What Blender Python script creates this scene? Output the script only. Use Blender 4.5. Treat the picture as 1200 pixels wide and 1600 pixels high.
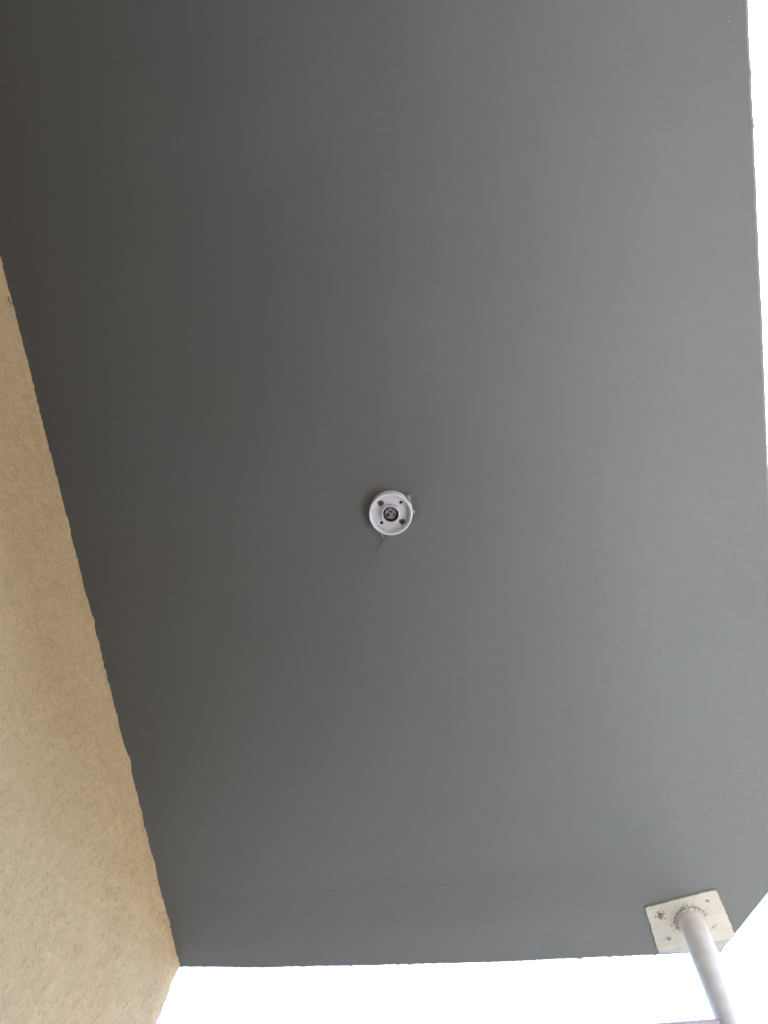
import bpy, bmesh, math, random
from mathutils import Vector, Matrix, noise

random.seed(7)
scene = bpy.context.scene
for o in list(bpy.data.objects):
    bpy.data.objects.remove(o)

# ------------------------------------------------------------------ camera
CAM_Z = 1.30
SOFFIT = 2.65
cam_d = bpy.data.cameras.new('camera')
cam = bpy.data.objects.new('camera', cam_d)
scene.collection.objects.link(cam)
cam_d.sensor_fit = 'VERTICAL'
cam_d.sensor_height = 32.0
cam_d.lens = 25.96
cam_d.clip_start = 0.02
cam_d.clip_end = 2000
cam.matrix_world = Matrix((
    (0.986398, 0.131684, 0.098378, 0.0),
    (0.151695, -0.959768, -0.236293, 0.0),
    (0.063304, 0.248003, -0.966689, CAM_Z),
    (0, 0, 0, 1)))
scene.camera = cam

# ------------------------------------------------------------------ sky, sun
SUN_EL, SUN_AZ = math.radians(68), math.radians(160)      # azimuth from +Y towards +X
world = bpy.data.worlds.new('World')
scene.world = world
world.use_nodes = True
wn = world.node_tree
sky = wn.nodes.new('ShaderNodeTexSky')
sky.sky_type = 'NISHITA'
sky.sun_disc = False
sky.sun_elevation = SUN_EL
sky.sun_rotation = SUN_AZ
sky.air_density = 1.0
sky.dust_density = 4.0
sky.ozone_density = 1.0
bg = wn.nodes['Background']
bg.inputs['Strength'].default_value = 0.12
wn.links.new(sky.outputs['Color'], bg.inputs['Color'])

sd = bpy.data.lights.new('sun', 'SUN')
sd.energy = 4.8
sd.angle = math.radians(0.5)
sd.color = (1.0, 0.97, 0.93)
sun = bpy.data.objects.new('sun', sd)
scene.collection.objects.link(sun)
sdir = Vector((math.sin(SUN_AZ) * math.cos(SUN_EL), math.cos(SUN_AZ) * math.cos(SUN_EL), math.sin(SUN_EL)))
sun.rotation_euler = sdir.to_track_quat('Z', 'Y').to_euler()
sun.location = (-4, -2, 12)

scene.view_settings.view_transform = 'Standard'
scene.view_settings.look = 'None'
scene.view_settings.gamma = 1.0
scene.view_settings.exposure = 3.36

# ------------------------------------------------------------------ helpers
def link(o, parent=None, kind=None, label=None, cat=None, group=None):
    scene.collection.objects.link(o)
    if parent is not None:
        o.parent = parent
    if kind: o['kind'] = kind
    if label: o['label'] = label
    if cat: o['category'] = cat
    if group: o['group'] = group
    return o

def mesh_obj(name, bm, mat, parent=None, smooth=False, **kw):
    me = bpy.data.meshes.new(name)
    bmesh.ops.recalc_face_normals(bm, faces=bm.faces[:])
    bm.to_mesh(me); bm.free()
    if smooth:
        for p in me.polygons: p.use_smooth = True
    if mat: me.materials.append(mat)
    return link(bpy.data.objects.new(name, me), parent, **kw)

def empty(name, loc, **kw):
    o = bpy.data.objects.new(name, None)
    o.location = loc
    o.empty_display_size = 0.1
    return link(o, **kw)

def child(o, parent):
    """parent while keeping world coordinates (parents are only translated)"""
    o.parent = parent
    o.matrix_parent_inverse = Matrix.Translation(-parent.location)
    return o

def add_box(bm, lo, hi):
    vs = [bm.verts.new((x, y, z)) for x in (lo[0], hi[0]) for y in (lo[1], hi[1]) for z in (lo[2], hi[2])]
    for f in ((0, 1, 3, 2), (4, 6, 7, 5), (0, 4, 5, 1), (2, 3, 7, 6), (0, 2, 6, 4), (1, 5, 7, 3)):
        bm.faces.new([vs[i] for i in f])

def add_lathe(bm, prof, c, seg=64, wob=0.0):
    """profile of (radius, z); closes the ends at radius 0"""
    rings = []
    for r, z in prof:
        if r <= 0:
            rings.append([bm.verts.new((c[0], c[1], c[2] + z))]); continue
        ring = []
        for i in range(seg):
            a = 2 * math.pi * i / seg
            rr = r
            if wob:
                rr += wob * noise.noise(Vector((math.cos(a) * 3, math.sin(a) * 3, r * 200 + z * 100)))
            ring.append(bm.verts.new((c[0] + rr * math.cos(a), c[1] + rr * math.sin(a), c[2] + z)))
        rings.append(ring)
    for a, b in zip(rings, rings[1:]):
        if len(a) == 1 and len(b) == 1: continue
        for i in range(seg):
            j = (i + 1) % seg
            if len(a) == 1: bm.faces.new((a[0], b[i], b[j]))
            elif len(b) == 1: bm.faces.new((a[i], b[0], a[j]))
            else: bm.faces.new((a[i], b[i], b[j], a[j]))

def add_tube(bm, pts, r, seg=8, r1=None):
    pts = [Vector(p) for p in pts]
    rings = []
    for i, p in enumerate(pts):
        d = (pts[min(i + 1, len(pts) - 1)] - pts[max(i - 1, 0)]).normalized()
        u = d.cross(Vector((0, 0, 1)))
        if u.length < 1e-4: u = Vector((1, 0, 0))
        u.normalize(); v = d.cross(u)
        rr = r if r1 is None else r + (r1 - r) * i / (len(pts) - 1)
        rings.append([bm.verts.new(p + (u * math.cos(2 * math.pi * k / seg) + v * math.sin(2 * math.pi * k / seg)) * rr) for k in range(seg)])
    for a, b in zip(rings, rings[1:]):
        for k in range(seg):
            bm.faces.new((a[k], a[(k + 1) % seg], b[(k + 1) % seg], b[k]))
    bm.faces.new(rings[0]); bm.faces.new(rings[-1])

def add_prism(bm, pts, z0, z1):
    lo = [bm.verts.new((x, y, z0)) for x, y in pts]
    hi = [bm.verts.new((x, y, z1)) for x, y in pts]
    bm.faces.new(lo); bm.faces.new(hi)
    n = len(pts)
    for i in range(n):
        bm.faces.new((lo[i], lo[(i + 1) % n], hi[(i + 1) % n], hi[i]))

def circle(cx, cy, r, n=32):
    return [(cx + r * math.cos(2 * math.pi * i / n), cy + r * math.sin(2 * math.pi * i / n)) for i in range(n)]

def holed_plate(name, outer, holes, z, thick, mat, parent, bevel=0.0):
    """flat plate with real holes cut through, lying between z-thick and z"""
    cu = bpy.data.curves.new(name, 'CURVE')
    cu.dimensions = '2D'; cu.fill_mode = 'BOTH'
    cu.extrude = thick / 2 - bevel
    cu.bevel_depth = bevel; cu.bevel_resolution = 1
    for loop in [outer] + holes:
        s = cu.splines.new('POLY')
        s.points.add(len(loop) - 1)
        for p, (x, y) in zip(s.points, loop): p.co = (x, y, 0, 1)
        s.use_cyclic_u = True
    tmp = bpy.data.objects.new(name, cu)
    scene.collection.objects.link(tmp)
    dg = bpy.context.evaluated_depsgraph_get()
    me = bpy.data.meshes.new_from_object(tmp.evaluated_get(dg))
    bpy.data.objects.remove(tmp); bpy.data.curves.remove(cu)
    me.transform(Matrix.Translation((0, 0, z - thick / 2)))
    me.materials.clear(); me.materials.append(mat)
    o = bpy.data.objects.new(name, me)
    link(o)
    return child(o, parent)

# ------------------------------------------------------------------ materials
class NT:
    def __init__(self, name, rough=0.6):
        self.m = bpy.data.materials.new(name); self.m.use_nodes = True
        self.t = self.m.node_tree; self.b = self.t.nodes['Principled BSDF']
        self.b.inputs['Roughness'].default_value = rough
        self.tc = self.t.nodes.new('ShaderNodeTexCoord')
    def node(self, typ, **kw):
        n = self.t.nodes.new(typ)
        for k, v in kw.items():
            if k in n.inputs: n.inputs[k].default_value = v
            else: setattr(n, k, v)
        return n
    def link(self, a, b): self.t.links.new(a, b)
    def map(self, scale=(1, 1, 1), rot=(0, 0, 0)):
        mp = self.node('ShaderNodeMapping')
        mp.inputs['Scale'].default_value = scale; mp.inputs['Rotation'].default_value = rot
        self.link(self.tc.outputs['Object'], mp.inputs['Vector'])
        return mp.outputs['Vector']
    def noise(self, vec, scale, detail=4, rough=0.55):
        n = self.node('ShaderNodeTexNoise')
        n.inputs['Scale'].default_value = scale; n.inputs['Detail'].default_value = detail
        n.inputs['Roughness'].default_value = rough
        self.link(vec, n.inputs['Vector'])
        return n.outputs['Fac']
    def ramp(self, fac, stops):
        r = self.node('ShaderNodeValToRGB')
        e = r.color_ramp.elements
        while len(e) < len(stops): e.new(0.5)
        for el, (p, c) in zip(e, stops):
            el.position = p; el.color = (*c, 1) if len(c) == 3 else c
        self.link(fac, r.inputs['Fac'])
        return r.outputs['Color']
    def mix(self, fac, a, b, mode='MIX'):
        m = self.node('ShaderNodeMix'); m.data_type = 'RGBA'; m.blend_type = mode
        for s, v in ((0, fac), (6, a), (7, b)):
            if hasattr(v, 'is_output'): self.link(v, m.inputs[s])
            elif s == 0: m.inputs[0].default_value = v
            else: m.inputs[s].default_value = (*v, 1)
        return m.outputs[2]
    def bump(self, h, strength, dist, prev=None):
        b = self.node('ShaderNodeBump')
        b.inputs['Strength'].default_value = strength; b.inputs['Distance'].default_value = dist
        self.link(h, b.inputs['Height'])
        if prev: self.link(prev, b.inputs['Normal'])
        return b.outputs['Normal']
    def done(self, col=None, nrm=None, rough=None):
        if col is not None:
            if hasattr(col, 'is_output'): self.link(col, self.b.inputs['Base Color'])
            else: self.b.inputs['Base Color'].default_value = (*col, 1)
        if nrm: self.link(nrm, self.b.inputs['Normal'])
        if rough: self.link(rough, self.b.inputs['Roughness'])
        return self.m

def mat_soffit():
    n = NT('grey_soffit_paint', 0.55)
    g = n.map()
    strokes = n.noise(n.map((3.2, 60, 8), (0, 0, math.radians(-4))), 4.0, 6, 0.6)     # brush / roller streaks
    strokes2 = n.noise(n.map((2.0, 26, 5), (0, 0, math.radians(9))), 3.0, 5, 0.6)
    patch = n.noise(g, 2.6, 5, 0.6)
    grain = n.noise(g, 420, 3, 0.6)
    hue = n.noise(g, 1.7, 3, 0.5)
    col = n.ramp(hue, [(0.36, (0.1145, 0.1175, 0.120)), (0.5, (0.1115, 0.1195, 0.121)), (0.66, (0.1085, 0.1185, 0.124))])
    col = n.mix(1.0, col, n.ramp(patch, [(0.3, (0.93, 0.93, 0.93)), (0.7, (1.04, 1.04, 1.04))]), 'MULTIPLY')
    col = n.mix(1.0, col, n.ramp(strokes, [(0.3, (0.965, 0.965, 0.965)), (0.7, (1.02, 1.02, 1.02))]), 'MULTIPLY')
    col = n.mix(1.0, col, n.ramp(grain, [(0.3, (0.93, 0.93, 0.93)), (0.7, (1.06, 1.06, 1.06))]), 'MULTIPLY')
    where = n.ramp(n.noise(g, 4.3, 3, 0.5), [(0.46, (0, 0, 0)), (0.64, (1, 1, 1))])      # brushing shows only here and there
    ms = n.node('ShaderNodeMath', operation='MULTIPLY'); n.link(strokes, ms.inputs[0]); n.link(where, ms.inputs[1])
    lumps = n.noise(g, 18, 4, 0.5)
    b = n.bump(patch, 0.25, 0.02)
    b = n.bump(lumps, 0.16, 0.003, b)
    b = n.bump(strokes2, 0.12, 0.0025, b)
    b = n.bump(ms.outputs[0], 0.22, 0.0012, b)
    b = n.bump(grain, 0.25, 0.0006, b)
    r = n.ramp(patch, [(0.3, (0.5, 0.5, 0.5)), (0.7, (0.64, 0.64, 0.64))])
    return n.done(col, b, r)

def mat_stucco():
    n = NT('beige_stucco', 0.85)
    g = n.map()
    big = n.noise(g, 3.0, 4, 0.5)
    mid = n.noise(n.map((1, 1, 0.8)), 55, 4, 0.6)
    fine = n.noise(g, 260, 4, 0.65)
    pits = n.noise(n.map((1, 1, 0.55), (math.radians(18), 0, 0)), 240, 2, 0.5)
    clump = n.noise(g, 14, 3, 0.5)
    col = n.ramp(big, [(0.35, (0.645, 0.478, 0.280)), (0.65, (0.67, 0.518, 0.310))])
    col = n.mix(1.0, col, n.ramp(mid, [(0.3, (0.92, 0.91, 0.90)), (0.7, (1.05, 1.05, 1.05))]), 'MULTIPLY')
    col = n.mix(1.0, col, n.ramp(fine, [(0.3, (0.86, 0.855, 0.85)), (0.7, (1.07, 1.07, 1.07))]), 'MULTIPLY')
    pm = n.node('ShaderNodeMath', operation='MULTIPLY')
    n.link(n.ramp(pits, [(0.585, (0, 0, 0)), (0.70, (0.6, 0.6, 0.6))]), pm.inputs[0])
    n.link(n.ramp(clump, [(0.38, (0.25, 0.25, 0.25)), (0.6, (1, 1, 1))]), pm.inputs[1])
    col = n.mix(pm.outputs[0], col, (0.36, 0.26, 0.165))                                  # dirt caught in the pits
    inv = n.node('ShaderNodeMath', operation='SUBTRACT'); inv.inputs[0].default_value = 1.0
    n.link(pm.outputs[0], inv.inputs[1])
    b = n.bump(mid, 0.5, 0.004)
    b = n.bump(fine, 0.6, 0.0014, b)
    b = n.bump(inv.outputs[0], 0.8, 0.0012, b)
    return n.done(col, b)

def mat_plain(name, col, rough=0.6, var=0.06, scale=40, bump=0.1, metallic=0.0, tint=None):
    n = NT(name, rough)
    g = n.map()
    a = n.noise(g, scale, 5, 0.6)
    lo = tuple(c * (1 - var) for c in col); hi = tuple(min(1, c * (1 + var)) for c in col)
    c = n.ramp(a, [(0.3, tint or lo), (0.65, hi)])
    b = n.bump(a, bump, 0.002)
    n.b.inputs['Metallic'].default_value = metallic
    return n.done(c, b)

def mat_plate():
    n = NT('cream_plate_paint', 0.6)
    g = n.map()
    a = n.noise(g, 28, 5, 0.6); f = n.noise(g, 160, 4, 0.6); rust = n.noise(g, 60, 4, 0.65)
    col = n.ramp(a, [(0.32, (0.370, 0.355, 0.305)), (0.62, (0.425, 0.413, 0.370))])
    col = n.mix(1.0, col, n.ramp(f, [(0.3, (0.92, 0.91, 0.9)), (0.6, (1.03, 1.03, 1.03))]), 'MULTIPLY')
    col = n.mix(n.ramp(rust, [(0.66, (0, 0, 0)), (0.76, (0.55, 0.55, 0.55))]), col, (0.23, 0.16, 0.10))
    b = n.bump(a, 0.3, 0.003); b = n.bump(f, 0.3, 0.0008, b)
    return n.done(col, b)

def mat_tiles():
    n = NT('terrace_tiles', 0.5)
    br = n.node('ShaderNodeTexBrick', offset=0.0)
    br.inputs['Color1'].default_value = (0.060, 0.056, 0.052, 1)
    br.inputs['Color2'].default_value = (0.072, 0.066, 0.060, 1)
    br.inputs['Mortar'].default_value = (0.04, 0.04, 0.04, 1)
    br.inputs['Scale'].default_value = 1.0
    br.inputs['Mortar Size'].default_value = 0.006
    br.inputs['Brick Width'].default_value = 0.33
    br.inputs['Row Height'].default_value = 0.33
    n.link(n.map(), br.inputs['Vector'])
    a = n.noise(n.map(), 9, 5, 0.6)
    col = n.mix(1.0, br.outputs['Color'], n.ramp(a, [(0.3, (0.85, 0.85, 0.85)), (0.7, (1.08, 1.08, 1.08))]), 'MULTIPLY')
    return n.done(col, n.bump(br.outputs['Fac'], 0.4, -0.003))

M_SOFFIT = mat_soffit()
M_STUCCO = mat_stucco()
M_PLATE = mat_plate()
M_POLE = mat_plain('white_post_paint', (0.70, 0.68, 0.66), 0.5, 0.07, 45, 0.25)
M_PLASTIC = mat_plain('white_plastic', (0.61, 0.61, 0.66), 0.40, 0.03, 60, 0.05)
M_PLASTIC_OLD = mat_plain('yellowed_plastic', (0.25, 0.245, 0.23), 0.5, 0.06, 60, 0.08)
M_SOCKET = mat_plain('dark_socket', (0.05, 0.048, 0.05), 0.4, 0.2, 90, 0.1)
M_CONTACT = mat_plain('worn_contact', (0.22, 0.21, 0.21), 0.45, 0.15, 120, 0.1)
M_BLACK = mat_plain('hole_dark', (0.02, 0.02, 0.02), 0.8, 0.2)
M_RUST = mat_plain('rusty_bolt', (0.21, 0.155, 0.115), 0.8, 0.45, 220, 0.6)
M_MARK = mat_plain('dark_scuff', (0.088, 0.093, 0.096), 0.6, 0.1)
M_SPECK = mat_plain('dirt_speck', (0.06, 0.058, 0.055), 0.8, 0.3)
M_PALE = mat_plain('pale_scratch', (0.16, 0.165, 0.165), 0.6, 0.1)
M_WEB = mat_plain('dusty_thread', (0.100, 0.100, 0.103), 0.8, 0.2)
M_WEB_PALE = mat_plain('pale_thread', (0.55, 0.54, 0.52), 0.8, 0.1)
M_PINK = mat_plain('pinkish_cable', (0.36, 0.27, 0.255), 0.5, 0.1)
M_RAIL = mat_plain('rail_paint', (0.42, 0.36, 0.36), 0.5, 0.06)
M_TILES = mat_tiles()
M_TROWEL = mat_plain('trowel_streak', (0.107, 0.114, 0.117), 0.6, 0.1)
M_BACKING = mat_plain('dusty_backing', (0.16, 0.155, 0.165), 0.8, 0.2, 200, 0.2)
M_PATCH = mat_plain('bare_whitish_plaster', (0.33, 0.335, 0.33), 0.8, 0.12, 50, 0.2)
M_CREAM = mat_plain('cream_render', (0.62, 0.56, 0.49), 0.9, 0.1, 20, 0.3)
M_ASPHALT = mat_plain('asphalt', (0.055, 0.054, 0.053), 0.9, 0.15, 30, 0.3)
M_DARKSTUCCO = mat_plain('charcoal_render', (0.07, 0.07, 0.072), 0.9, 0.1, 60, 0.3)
M_BOUNCE = mat_plain('bounce_paving', (0.37, 0.377, 0.376), 0.9, 0.14, 1.4, 0.2)
M_ROOF = mat_plain('roof_sheet', (0.25, 0.24, 0.23), 0.8, 0.1, 4, 0.1)

# ------------------------------------------------------------------ ground and terrace floor
bm = bmesh.new()
S = 600
bm.faces.new([bm.verts.new(v) for v in ((-S, -S, -0.12), (S, -S, -0.12), (S, S, -0.12), (-S, S, -0.12))])
mesh_obj('ground', bm, M_ASPHALT, kind='structure')
bm = bmesh.new()
add_box(bm, (0.48, -0.40, -0.14), (2.3, 2.6, -0.02))
mesh_obj('path', bm, M_BOUNCE, kind='structure')  # pale strip added out of view to bounce sunlight up to the slab
bm = bmesh.new()
add_box(bm, (-0.72, -2.62, -0.13), (0.47, 1.19, 0.0))
mesh_obj('terrace_floor', bm, M_TILES, kind='structure')

# ------------------------------------------------------------------ house
WALL_X, WALL_Y = -0.683, 1.200
house = empty('house', (-2.7, -1.4, 0), label='beige stucco house wall rising to meet the grey slab underside', cat='house')

def axis_steps(a, b, fine0, fine1, d_fine, d_coarse):
    out = []; v = a; s = 1 if b > a else -1
    lo, hi = min(fine0, fine1), max(fine0, fine1)
    while (b - v) * s > 1e-6:
        out.append(v)
        v += s * (d_fine if lo <= v <= hi else d_coarse)
    out.append(b)
    return out

RC = 0.007
path = []                                     # (x, y, nx, ny) along the facade, round the corner, along the gable
for y in axis_steps(-2.75, WALL_Y - RC, -0.35, WALL_Y, 0.002, 0.03):
    path.append((WALL_X, y, 1, 0))
for i in range(1, 9):
    a = math.pi / 2 * i / 9
    path.append((WALL_X - RC + RC * math.cos(a), WALL_Y - RC + RC * math.sin(a), math.cos(a), math.sin(a)))
for x in axis_steps(WALL_X - RC, -4.8, WALL_X, WALL_X - 0.05, 0.004, 0.05):
    path.append((x, WALL_Y, 0, 1))
zs = axis_steps(-0.14, 5.4, 1.98, 2.69, 0.004, 0.045)

def stucco(x, y, z):
    v = Vector((x, y, z))
    d = 0.0016 * noise.noise(v * 9.0) + 0.0014 * noise.noise(v * 34.0) + 0.0010 * noise.noise(v * 95.0) + 0.0004 * noise.noise(v * 230.0)
    if z > 2.6 and z < 2.7:                   # ragged plaster bead where the wall meets the slab
        k = 1 - min(1.0, abs(z - SOFFIT) / 0.04)
        m = 0.25 + 0.75 * min(1.0, max(0.0, (y - 0.45) / 0.3))
        q = noise.noise(Vector((y * 11, 5.5, 0)))
        d += k * m * (0.0034 * noise.noise(Vector((y * 17, 3.1, 0))) + (0.5 + q) * (0.0022 * noise.noise(Vector((y * 43, 7.7, 0))) + 0.0024 * abs(noise.noise(Vector((y * 150, 2.7, 0))))))
        d += k * (0.35 + 0.65 * m) * 0.0026 * noise.noise(Vector((y * 120, 9.1, z * 60))) * abs(noise.noise(Vector((y * 8, 1.1, 4)))) * 3.0
        d += k * 0.0010 * noise.noise(Vector((y * 260, 4.4, z * 90)))
        for cy, w, h in ((0.457, 0.007, 0.0022), (0.738, 0.016, 0.0038), (0.845, 0.009, 0.002)):
            d += k * h * math.exp(-((y - cy) / w) ** 2)
    return d

bm = bmesh.new()
grid = []
for (x, y, nx, ny) in path:
    colv = []
    for z in zs:
        d = stucco(x, y, z)
        colv.append(bm.verts.new((x + nx * d, y + ny * d, z)))
    grid.append(colv)
for a, b in zip(grid, grid[1:]):
    for k in range(len(zs) - 1):
        bm.faces.new((a[k], b[k], b[k + 1], a[k + 1]))
child(mesh_obj('wall', bm, M_STUCCO, smooth=True), house)
bm = bmesh.new()
add_box(bm, (-4.85, -4.0, -0.14), (-4.79, 1.17, 5.39))
child(mesh_obj('back_wall', bm, M_STUCCO), house)
bm = bmesh.new()
add_box(bm, (-4.78, -4.0, -0.14), (0.52, -2.72, 5.39))
child(mesh_obj('added_wing_wall', bm, M_STUCCO), house)  # unseen wing added to keep the slab's far end darker
bm = bmesh.new()
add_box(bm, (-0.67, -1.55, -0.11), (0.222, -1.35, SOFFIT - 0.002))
child(mesh_obj('added_end_wall', bm, M_DARKSTUCCO), house)  # unseen wall added to block light at the far end
bm = bmesh.new()
add_box(bm, (-5.0, -4.2, 5.40), (-0.5, 1.35, 5.56))
child(mesh_obj('roof', bm, M_ROOF), house)
for k, pts in enumerate([[(-0.160, 0.0225), (-0.152, 0.0235), (-0.146, 0.0215), (-0.140, 0.0225)],
                         [(-0.108, 0.0105), (-0.103, 0.0115), (-0.098, 0.0090), (-0.091, 0.0100)]]):
    bm = bmesh.new()                          # open cracks in the plaster close under the slab
    add_tube(bm, [(WALL_X + 0.0012 + stucco(WALL_X, y, SOFFIT - dz), y, SOFFIT - dz) for y, dz in pts], 0.0011, 6, 0.0004)
    child(mesh_obj('plaster_crack', bm, M_SPECK), house)

# ------------------------------------------------------------------ slab
slab = empty('balcony_slab', (-0.1, -0.7, SOFFIT), label='dark grey painted concrete slab overhead with chipped edges and a clipped corner', cat='slab')
corner_pts = [(-0.70, -2.70), (0.490, -2.70), (0.490, 1.102), (0.3641, 1.2677), (0.3088, 1.2645), (0.2136, 1.2615),
              (-0.0287, 1.2525), (-0.2768, 1.2370), (-0.5311, 1.2200), (-0.672, 1.2045), (-0.70, 1.2015)]
dense = []
for i, p in enumerate(corner_pts):
    q = corner_pts[(i + 1) % len(corner_pts)]
    a, b = Vector(p), Vector(q)
    L = (b - a).length
    seen = (i in (1, 2, 3, 4, 5, 6, 7, 8)) 
    n = max(1, int(L / (0.003 if seen else 0.2)))
    nrm = Vector(((b - a).y, -(b - a).x)).normalized()
    for k in range(n):
        dense.append((a + (b - a) * k / n, nrm, seen, i))

def edge_jag(p, front):
    d = 0.0010 * noise.noise(Vector((p.x * 9, p.y * 9, 1.3))) + 0.0007 * noise.noise(Vector((p.x * 40, p.y * 40, 5.0)))
    j = noise.noise(Vector((p.x * 130, p.y * 130, 9.0)))
    if front:
        d += 0.0015 * j + (0.010 * (j - 0.42) if j > 0.42 else 0)      # paint drips along the front arris
    else:
        d = d * 0.6 + 0.0004 * j
        for cy, w, h in ((-0.245, 0.006, 0.0012), (-0.275, 0.02, -0.0006), (-0.175, 0.006, 0.0010)):
            d += h * math.exp(-((p.y - cy) / w) ** 2)
    return d

bm = bmesh.new()
T = 0.16
rings = [[], [], [], []]
for p, nrm, seen, i in dense:
    d = edge_jag(p, i >= 3) if seen else 0.0
    o = p + nrm * d
    inn = p + nrm * (d - 0.005)
    rings[0].append(bm.verts.new((inn.x, inn.y, SOFFIT)))
    rings[1].append(bm.verts.new((o.x, o.y, SOFFIT + 0.0045)))
    rings[2].append(bm.verts.new((p.x, p.y, SOFFIT + 0.04)))
    rings[3].append(bm.verts.new((p.x, p.y, SOFFIT + T)))
N = len(dense)
bm.faces.new(rings[0])
for a, b in zip(rings, rings[1:]):
    for k in range(N):
        bm.faces.new((a[k], a[(k + 1) % N], b[(k + 1) % N], b[k]))
bm.faces.new(rings[3])
child(mesh_obj('slab_body', bm, M_SOFFIT), slab)

def mark(name, pts, w, mat, z=0.00015):
    """thin raised streak on the soffit: tapered strip with real thickness"""
    pts = [Vector(p) for p in pts]
    bm = bmesh.new()
    left, right = [], []
    n = len(pts)
    for i, p in enumerate(pts):
        d = (pts[min(i + 1, n - 1)] - pts[max(i - 1, 0)]).normalized()
        u = Vector((-d.y, d.x))
        ww = w * (0.25 + 0.75 * math.sin(math.pi * (i + 0.6) / (n + 0.2))) * random.uniform(0.6, 1.2) / 2
        left.append(p + u * ww); right.append(p - u * ww)
    add_prism(bm, [(v.x, v.y) for v in left + right[::-1]], SOFFIT - z, SOFFIT + 0.001)
    return child(mesh_obj(name, bm, mat), slab)

def wig(a, b, n, amp):
    a, b = Vector(a), Vector(b)
    u = Vector((-(b - a).y, (b - a).x)).normalized()
    return [a + (b - a) * i / n + u * random.uniform(-amp, amp) for i in range(n + 1)]

mark('scratch', wig((-0.298, 0.978), (-0.143, 0.897), 14, 0.0014), 0.0012, M_MARK)
mark('scratch', wig((0.100, 0.330), (0.192, 0.283), 9, 0.0010), 0.0008, M_MARK)
mark('scratch', wig((-0.075, 0.968), (-0.044, 0.977), 6, 0.0008), 0.0012, M_MARK)
for a, b in (((-0.36, 1.030), (-0.25, 1.012)), ((-0.30, 1.043), (-0.20, 1.040)), ((-0.25, 1.060), (-0.10, 1.068)), ((0.02, 1.03), (0.11, 1.055)), ((-0.42, 1.055), (-0.34, 1.058))):
    mark('trowel_mark', wig(a, b, 12, 0.0016), 0.0012, M_TROWEL)
mark('pale_scratch', wig((-0.50, 0.27), (-0.497, 0.29), 4, 0.0004), 0.0010, M_PALE)
mark('pale_scratch', wig((-0.45, -0.365), (-0.43, -0.370), 4, 0.0004), 0.0009, M_PALE)
mark('pale_scratch', wig((-0.40, -0.33), (-0.385, -0.336), 4, 0.0004), 0.0009, M_PALE)
def speck(name, x, y, r, mat):
    bm = bmesh.new()
    pts = [(x + r * random.uniform(0.6, 1.2) * 1.4 * math.cos(a * math.pi / 5), y + r * random.uniform(0.6, 1.2) * math.sin(a * math.pi / 5)) for a in range(10)]
    add_prism(bm, pts, SOFFIT - 0.0008, SOFFIT + 0.001)
    child(mesh_obj(name, bm, mat), slab)
for x, y, r in ((-0.0754, 0.968, 0.0016), (-0.1841, 0.5233, 0.0016), (0.0426, 0.2942, 0.0016), (-0.062, 0.294, 0.0013), (-0.09, 0.53, 0.001), (-0.105, 0.565, 0.0012), (0.4610, -0.3140, 0.0009)):
    speck('dirt_speck', x, y, r, M_SPECK if r > 0.0015 else M_MARK)
speck('paint_nick', 0.4605, -0.3160, 0.0009, M_PATCH)
# bare whitish patch of concrete between the post's plate and the slab edge
bm = bmesh.new()
edge_pts = wig((0.2500, 1.2595), (0.3480, 1.2630), 14, 0.0010)
add_prism(bm, [(0.250, 1.242), (0.32, 1.225), (0.384, 1.215), (0.3850, 1.2310), (0.3765, 1.2430), (0.3585, 1.2635)] + [(v.x, v.y - 0.0035) for v in edge_pts[::-1]], SOFFIT - 0.0006, SOFFIT + 0.001)
child(mesh_obj('unpainted_patch', bm, M_PATCH), slab)

# ------------------------------------------------------------------ unseen house added across the path to block sky and bounce light
nb = empty('added_neighbour_house', (6.0, 0.5, -0.12), label='cream house block added out of view to bounce light onto the wall', cat='house')
bm = bmesh.new()
add_box(bm, (3.4, -7.0, -0.13), (8.6, 6.5, 2.9))
child(mesh_obj('wall', bm, M_CREAM), nb)
bm = bmesh.new()
add_prism(bm, [(-7.2, 2.901), (6.7, 2.901), (6.7, 3.02), (-7.2, 3.02)], 3.2, 8.8)
for v in bm.verts: v.co = (v.co.z, v.co.x, v.co.y)
child(mesh_obj('roof', bm, M_ROOF), nb)

# ------------------------------------------------------------------ unseen low wall, added to block bounce light; carries the post
added_parapet = empty('added_parapet', (0.31, -0.7, 0), label='low charcoal wall added out of view to grade light under the slab', cat='added_parapet')
PH = 1.54
bm = bmesh.new()
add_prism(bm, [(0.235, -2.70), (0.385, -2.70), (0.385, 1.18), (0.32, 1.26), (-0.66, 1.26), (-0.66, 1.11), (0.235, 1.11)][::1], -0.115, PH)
child(mesh_obj('added_parapet_wall', bm, M_DARKSTUCCO), added_parapet)
bm = bmesh.new()
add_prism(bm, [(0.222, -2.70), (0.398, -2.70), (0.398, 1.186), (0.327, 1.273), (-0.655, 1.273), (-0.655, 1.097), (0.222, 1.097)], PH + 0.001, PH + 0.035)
child(mesh_obj('coping', bm, M_DARKSTUCCO), added_parapet)

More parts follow.
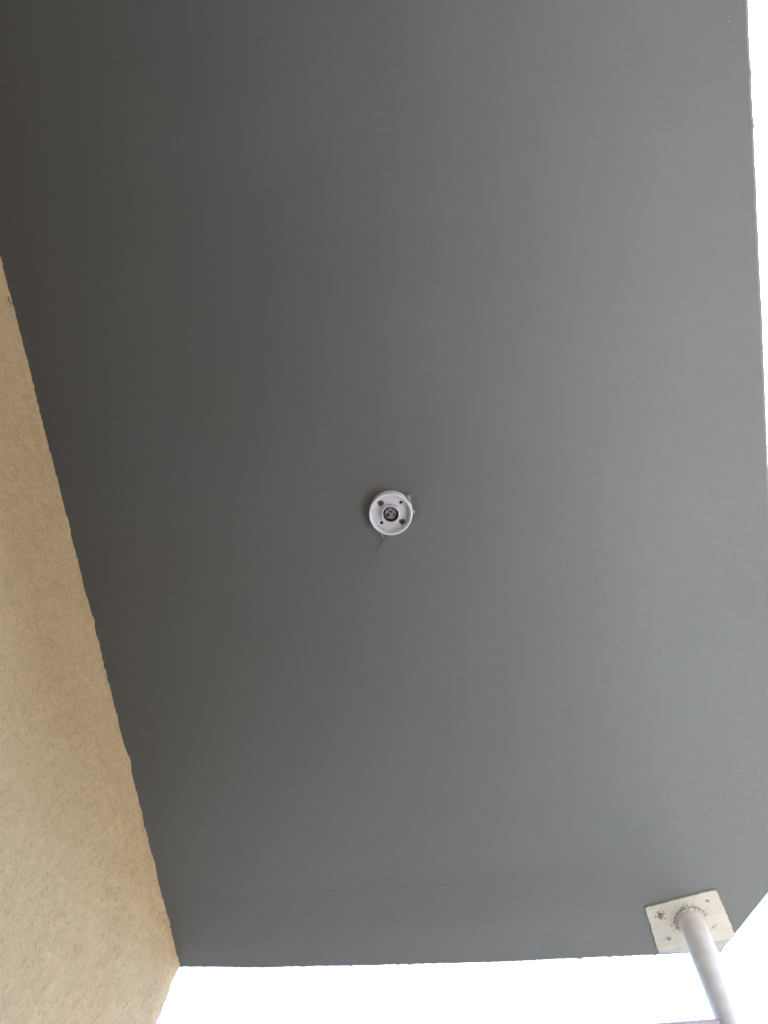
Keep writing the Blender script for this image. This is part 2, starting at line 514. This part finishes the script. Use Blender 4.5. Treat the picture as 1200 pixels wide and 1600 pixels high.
# ------------------------------------------------------------------ post with its plate
PX, PY, PR = 0.3115, 1.1835, 0.0235
post = empty('support_post', (PX, PY, PH + 0.035), label='white round steel post with rust-spotted square top plate under slab corner', cat='post')
PT = 0.005
ang = math.radians(-12.5)
def plate_loop():
    cs = [(0.2317, 1.1503), (0.3500, 1.1255), (0.3605, 1.1255), (0.3650, 1.1380), (0.3895, 1.2255), (0.3850, 1.2300), (0.2482, 1.2465)]
    out = []
    for i, p in enumerate(cs):
        a, b = Vector(p), Vector(cs[(i + 1) % len(cs)])
        n = max(1, int((b - a).length / 0.004))
        for k in range(n):
            q = a + (b - a) * k / n
            q += Vector((noise.noise(Vector((q.x * 120, q.y * 120, 2))), noise.noise(Vector((q.x * 120, q.y * 120, 8))))) * 0.0016
            out.append((q.x, q.y))
    return out
holes = [circle(0.3435, 1.1450, 0.0046, 16), circle(0.2682, 1.2205, 0.0056, 16), circle(0.2580, 1.1675, 0.0050, 14)]
plate = holed_plate('top_plate', plate_loop(), holes, SOFFIT + 0.0005, PT, M_PLATE, post, 0.0012)
plate['label'] = 'cream painted square plate with bolt holes and rust spots'
bm = bmesh.new()
add_lathe(bm, [(PR, SOFFIT - 0.001 - PH - 0.035), (PR, 0.006)], (PX, PY, PH + 0.035), 48)
pole = child(mesh_obj('pole', bm, M_POLE, smooth=True), post)
# weld bead
bm = bmesh.new()
seg, ns = 90, 8
wr = []
for i in range(seg):
    a = 2 * math.pi * i / seg
    rr = 0.0044 + 0.0030 * noise.noise(Vector((math.cos(a) * 7, math.sin(a) * 7, 4))) + 0.0010 * math.sin(i * 1.9 + 2 * noise.noise(Vector((i * 0.2, 0, 0))))
    cx, cy = PX + (PR + 0.001) * math.cos(a), PY + (PR + 0.001) * math.sin(a)
    wr.append([bm.verts.new((cx + rr * math.cos(t) * math.cos(a), cy + rr * math.cos(t) * math.sin(a), SOFFIT - PT + rr * 0.9 * math.sin(t))) for t in [2 * math.pi * k / ns for k in range(ns)]])
for i in range(seg):
    for k in range(ns):
        a, b = wr[i], wr[(i + 1) % seg]
        bm.faces.new((a[k], a[(k + 1) % ns], b[(k + 1) % ns], b[k]))
child(mesh_obj('weld_bead', bm, M_PLATE, smooth=True), post)
zf = SOFFIT - PT
bm = bmesh.new()                              # rusted bolt end in the front left hole
add_lathe(bm, [(0, -0.0035), (0.0040, -0.003), (0.0046, 0.0), (0.0046, 0.006)], (0.258, 1.1675, zf), 14, 0.0012)
child(mesh_obj('rusty_bolt', bm, M_RUST), post)
bm = bmesh.new()
add_lathe(bm, [(0, 0.003), (0.003, 0.0025), (0.0044, 0.003), (0.0044, 0.0062)], (0.3435, 1.1450, zf), 12, 0.0004)
child(mesh_obj('bolt', bm, M_CONTACT), post)
bm = bmesh.new()
add_lathe(bm, [(0, 0.0025), (0.0035, 0.002), (0.0054, 0.0028), (0.0054, 0.0062)], (0.2682, 1.2205, zf), 12, 0.0004)
child(mesh_obj('bolt', bm, M_CONTACT), post)
def rust_spot(x, y, r, mat=None):
    bm = bmesh.new()
    pts = []
    for a in range(9):
        rr = r * random.uniform(0.35, 1.3)
        pts.append((x + rr * math.cos(a * 2 * math.pi / 9), y + rr * math.sin(a * 2 * math.pi / 9)))
    add_prism(bm, pts, zf - 0.0006, zf + 0.001)
    child(mesh_obj('rust_spot', bm, mat or M_RUST), post)
for i in range(16):
    a, d = random.uniform(0, 6.28), random.uniform(0.005, 0.012)
    rust_spot(0.258 + d * math.cos(a), 1.1675 + d * math.sin(a), random.uniform(0.0008, 0.0018))
for x, y, r in ((0.3515, 1.2030, 0.0022), (0.3560, 1.2000, 0.0014), (0.3460, 1.2080, 0.001), (0.281, 1.186, 0.002), (0.276, 1.192, 0.0014), (0.285, 1.199, 0.002), (0.279, 1.203, 0.001), (0.2415, 1.152, 0.0008), (0.30, 1.148, 0.0014), (0.318, 1.149, 0.0012)):
    rust_spot(x, y, r)
for i in range(14):
    a, d = random.uniform(-3.6, 0.4), PR + random.uniform(0.0055, 0.010)
    rust_spot(PX + d * math.cos(a), PY + d * math.sin(a), random.uniform(0.0006, 0.0014))
for a0, a1 in ((-2.6, -2.1), (-1.3, -0.75), (-0.6, -0.25), (2.4, 2.9)):      # gaps of dirt along the weld
    bm = bmesh.new()
    add_tube(bm, [(PX + (PR + 0.0055) * math.cos(a0 + (a1 - a0) * t / 6), PY + (PR + 0.0055) * math.sin(a0 + (a1 - a0) * t / 6), zf) for t in range(7)], 0.0011, 6, 0.0005)
    child(mesh_obj('weld_gap', bm, M_RUST), post)
bm = bmesh.new()
add_prism(bm, [(PX - 0.06, PY - 0.06), (PX + 0.06, PY - 0.06), (PX + 0.06, PY + 0.06), (PX - 0.06, PY + 0.06)], PH + 0.036, PH + 0.044)
child(mesh_obj('foot_plate', bm, M_PLATE), post)
# thin horizontal rail running from the post to the house
bm = bmesh.new()
ZR = CAM_Z + 1.122
add_tube(bm, [(PX - PR + 0.002, PY, ZR - 0.014), (-0.681, 1.184, ZR - 0.017)], 0.014, 16)
child(mesh_obj('rail', bm, M_RAIL, smooth=True), post)

# ------------------------------------------------------------------ lamp holder
LX, LY = -0.1252, 0.3306
lamp = empty('lamp_holder', (LX, LY, SOFFIT), label='round white plastic ceiling lamp holder without bulb on the grey slab', cat='lamp holder')
LH = 0.0215                                    # lip stands this far below the slab
K = 0.93
def lathe_child(name, prof, mat, seg=72, parent=lamp, smooth=True, wob=0):
    bm = bmesh.new()
    add_lathe(bm, prof, (LX, LY, SOFFIT), seg, wob)
    o = mesh_obj(name, bm, mat, smooth=smooth)
    child(o, parent)
    return o
R0 = 0.0360
lathe_child('cup_wall', [(R0 - 0.0035, -0.0005), (R0 + 0.0005, -0.0005), (R0 + 0.0005, -0.006), (R0 - 0.0002, -0.0065), (R0 - 0.0002, -LH + 0.0015),
            (R0 - 0.0008, -LH + 0.0003), (R0 - 0.0018, -LH), (R0 - 0.0030, -LH + 0.0006), (R0 - 0.0036, -LH + 0.002), (R0 - 0.0058, -0.006), (R0 - 0.0058, -0.0030)], M_PLASTIC, 96)
dx = [(-0.0150, -0.0176, 0.0056), (0.0158, 0.0180, 0.0054)]
sx = [(0.0188, -0.0148, 0.0031), (-0.0186, 0.0156, 0.0031)]
def key(cx, cy, r, flat):
    return [(cx + r * math.cos(a * math.pi / 12), cy + (max if flat < 0 else min)(r * math.sin(a * math.pi / 12), flat * r * 0.72) if flat else cy + r * math.sin(a * math.pi / 12)) for a in range(24)]
hl = [key(LX + dx[0][0], LY + dx[0][1], dx[0][2], 0), key(LX + dx[1][0], LY + dx[1][1], dx[1][2], -1)] + [circle(LX + x, LY + y, r, 20) for x, y, r in sx]
holed_plate('face_plate', circle(LX, LY, R0 - 0.0046, 72), hl + [circle(LX, LY, 0.0105, 32)], SOFFIT - 0.0035, 0.003, M_PLASTIC, lamp, 0.0004)
for x, y, r in sx:
    bm = bmesh.new()
    add_lathe(bm, [(0, -0.0030), (r * 0.7, -0.0026), (r * 0.7, 0.0005)], (LX + x, LY + y, SOFFIT), 14)
    child(mesh_obj('screw', bm, M_SOCKET), lamp)  # dark tone painted in for the shade of the small holes
bm = bmesh.new()
add_lathe(bm, [(0, -0.0012), (R0 - 0.004, -0.0012), (R0 - 0.004, -0.0002)], (LX, LY, SOFFIT), 48)
child(mesh_obj('backing', bm, M_BACKING), lamp)
lathe_child('socket_ring', [(0.0152, -0.0060), (0.0148, -LH + 0.001), (0.0142, -LH - 0.0002), (0.0135, -LH + 0.0002), (0.0130, -LH + 0.002), (0.0130, -0.0050)], M_PLASTIC, 64)
lathe_child('socket', [(0.01295, -LH + 0.003), (0.0124, -LH + 0.003), (0.0118, -LH + 0.006), (0.0118, -0.0085), (0, -0.0085)], M_SOCKET, 48)
bm = bmesh.new()
add_lathe(bm, [(0, -0.0135), (0.0096, -0.0135), (0.0101, -0.0128), (0.0101, -0.0080)], (LX, LY, SOFFIT), 32)
ins = child(mesh_obj('insulator', bm, M_CONTACT), lamp)
for x, y, r in ((0.0, -0.0030, 0.0020), (-0.0052, 0.0022, 0.0030), (0.0050, 0.0026, 0.0016), (-0.0035, -0.0072, 0.0012), (0.0045, -0.0066, 0.0012)):
    bm = bmesh.new()
    add_lathe(bm, [(0, -0.0142), (r * 0.8, -0.0142), (r, -0.0138), (r, -0.0125)], (LX + x, LY + y, SOFFIT), 14)
    child(mesh_obj('socket_dark_disc', bm, M_BLACK), lamp)  # black colour stands in for hole shade; two small ones are screws
bm = bmesh.new()                               # little lug on the rim
a = math.radians(-40)
add_prism(bm, [(LX + 0.0300, LY - 0.0260), (LX + 0.0335, LY - 0.0268), (LX + 0.0355, LY - 0.0245), (LX + 0.0362, LY - 0.0150), (LX + 0.0335, LY - 0.0135)], SOFFIT - 0.011, SOFFIT - 0.0004)
child(mesh_obj('lug', bm, M_PLASTIC_OLD), lamp)
bm = bmesh.new()                               # stub of pinkish cable entering at the side
add_tube(bm, [(LX + 0.0345, LY + 0.0005, SOFFIT - 0.006), (LX + 0.0372, LY + 0.0015, SOFFIT - 0.0055), (LX + 0.0382, LY + 0.0045, SOFFIT - 0.004), (LX + 0.0374, LY + 0.0085, SOFFIT - 0.0015)], 0.0016, 8)
child(mesh_obj('cable_stub', bm, M_PINK), lamp)

# ------------------------------------------------------------------ cobweb strands round the lamp holder
web = empty('cobweb', (LX + R0, LY, SOFFIT), label='fine dusty cobweb threads spreading from the lamp holder rim', cat='cobweb')
def strand(pts, r0, r1):
    bm = bmesh.new()
    add_tube(bm, pts, r0, 5, r1)
    child(mesh_obj('thread', bm, M_WEB), web)
for i in range(15):
    a = math.radians(-28 + i * 4.3 + random.uniform(-2, 2))
    r0, r1 = R0 + 0.0004, R0 + random.uniform(0.006, 0.015)
    strand([(LX + r * math.cos(a + 0.12 * t), LY + r * math.sin(a + 0.12 * t), SOFFIT - 0.0008 - 0.004 * (1 - t)) for t, r in ((0, r0), (0.5, (r0 + r1) / 2), (1, r1))], 0.00042, 0.0002)
for (x0, y0), (x1, y1) in (((-0.012, 0.034), (-0.034, 0.067)), ((-0.004, 0.036), (-0.036, 0.065)), ((-0.018, 0.0315), (-0.035, 0.063)), ((-0.008, 0.0355), (-0.030, 0.058))):
    strand([(LX + x0 + (x1 - x0) * t / 5, LY + y0 + (y1 - y0) * t / 5, SOFFIT - 0.0006 - 0.010 * (1 - t / 5) ** 2) for t in range(6)], 0.0003, 0.0002)
bm = bmesh.new()
add_tube(bm, [(LX - 0.0195, LY + 0.0300, SOFFIT - 0.0185), (LX - 0.0198, LY + 0.0335, SOFFIT - 0.016), (LX - 0.0196, LY + 0.038, SOFFIT - 0.0115), (LX - 0.0200, LY + 0.0430, SOFFIT - 0.001)], 0.0003, 5)
mesh_obj('loose_thread', bm, M_WEB_PALE, label='single pale thread hanging from the lamp holder lower rim', cat='thread')
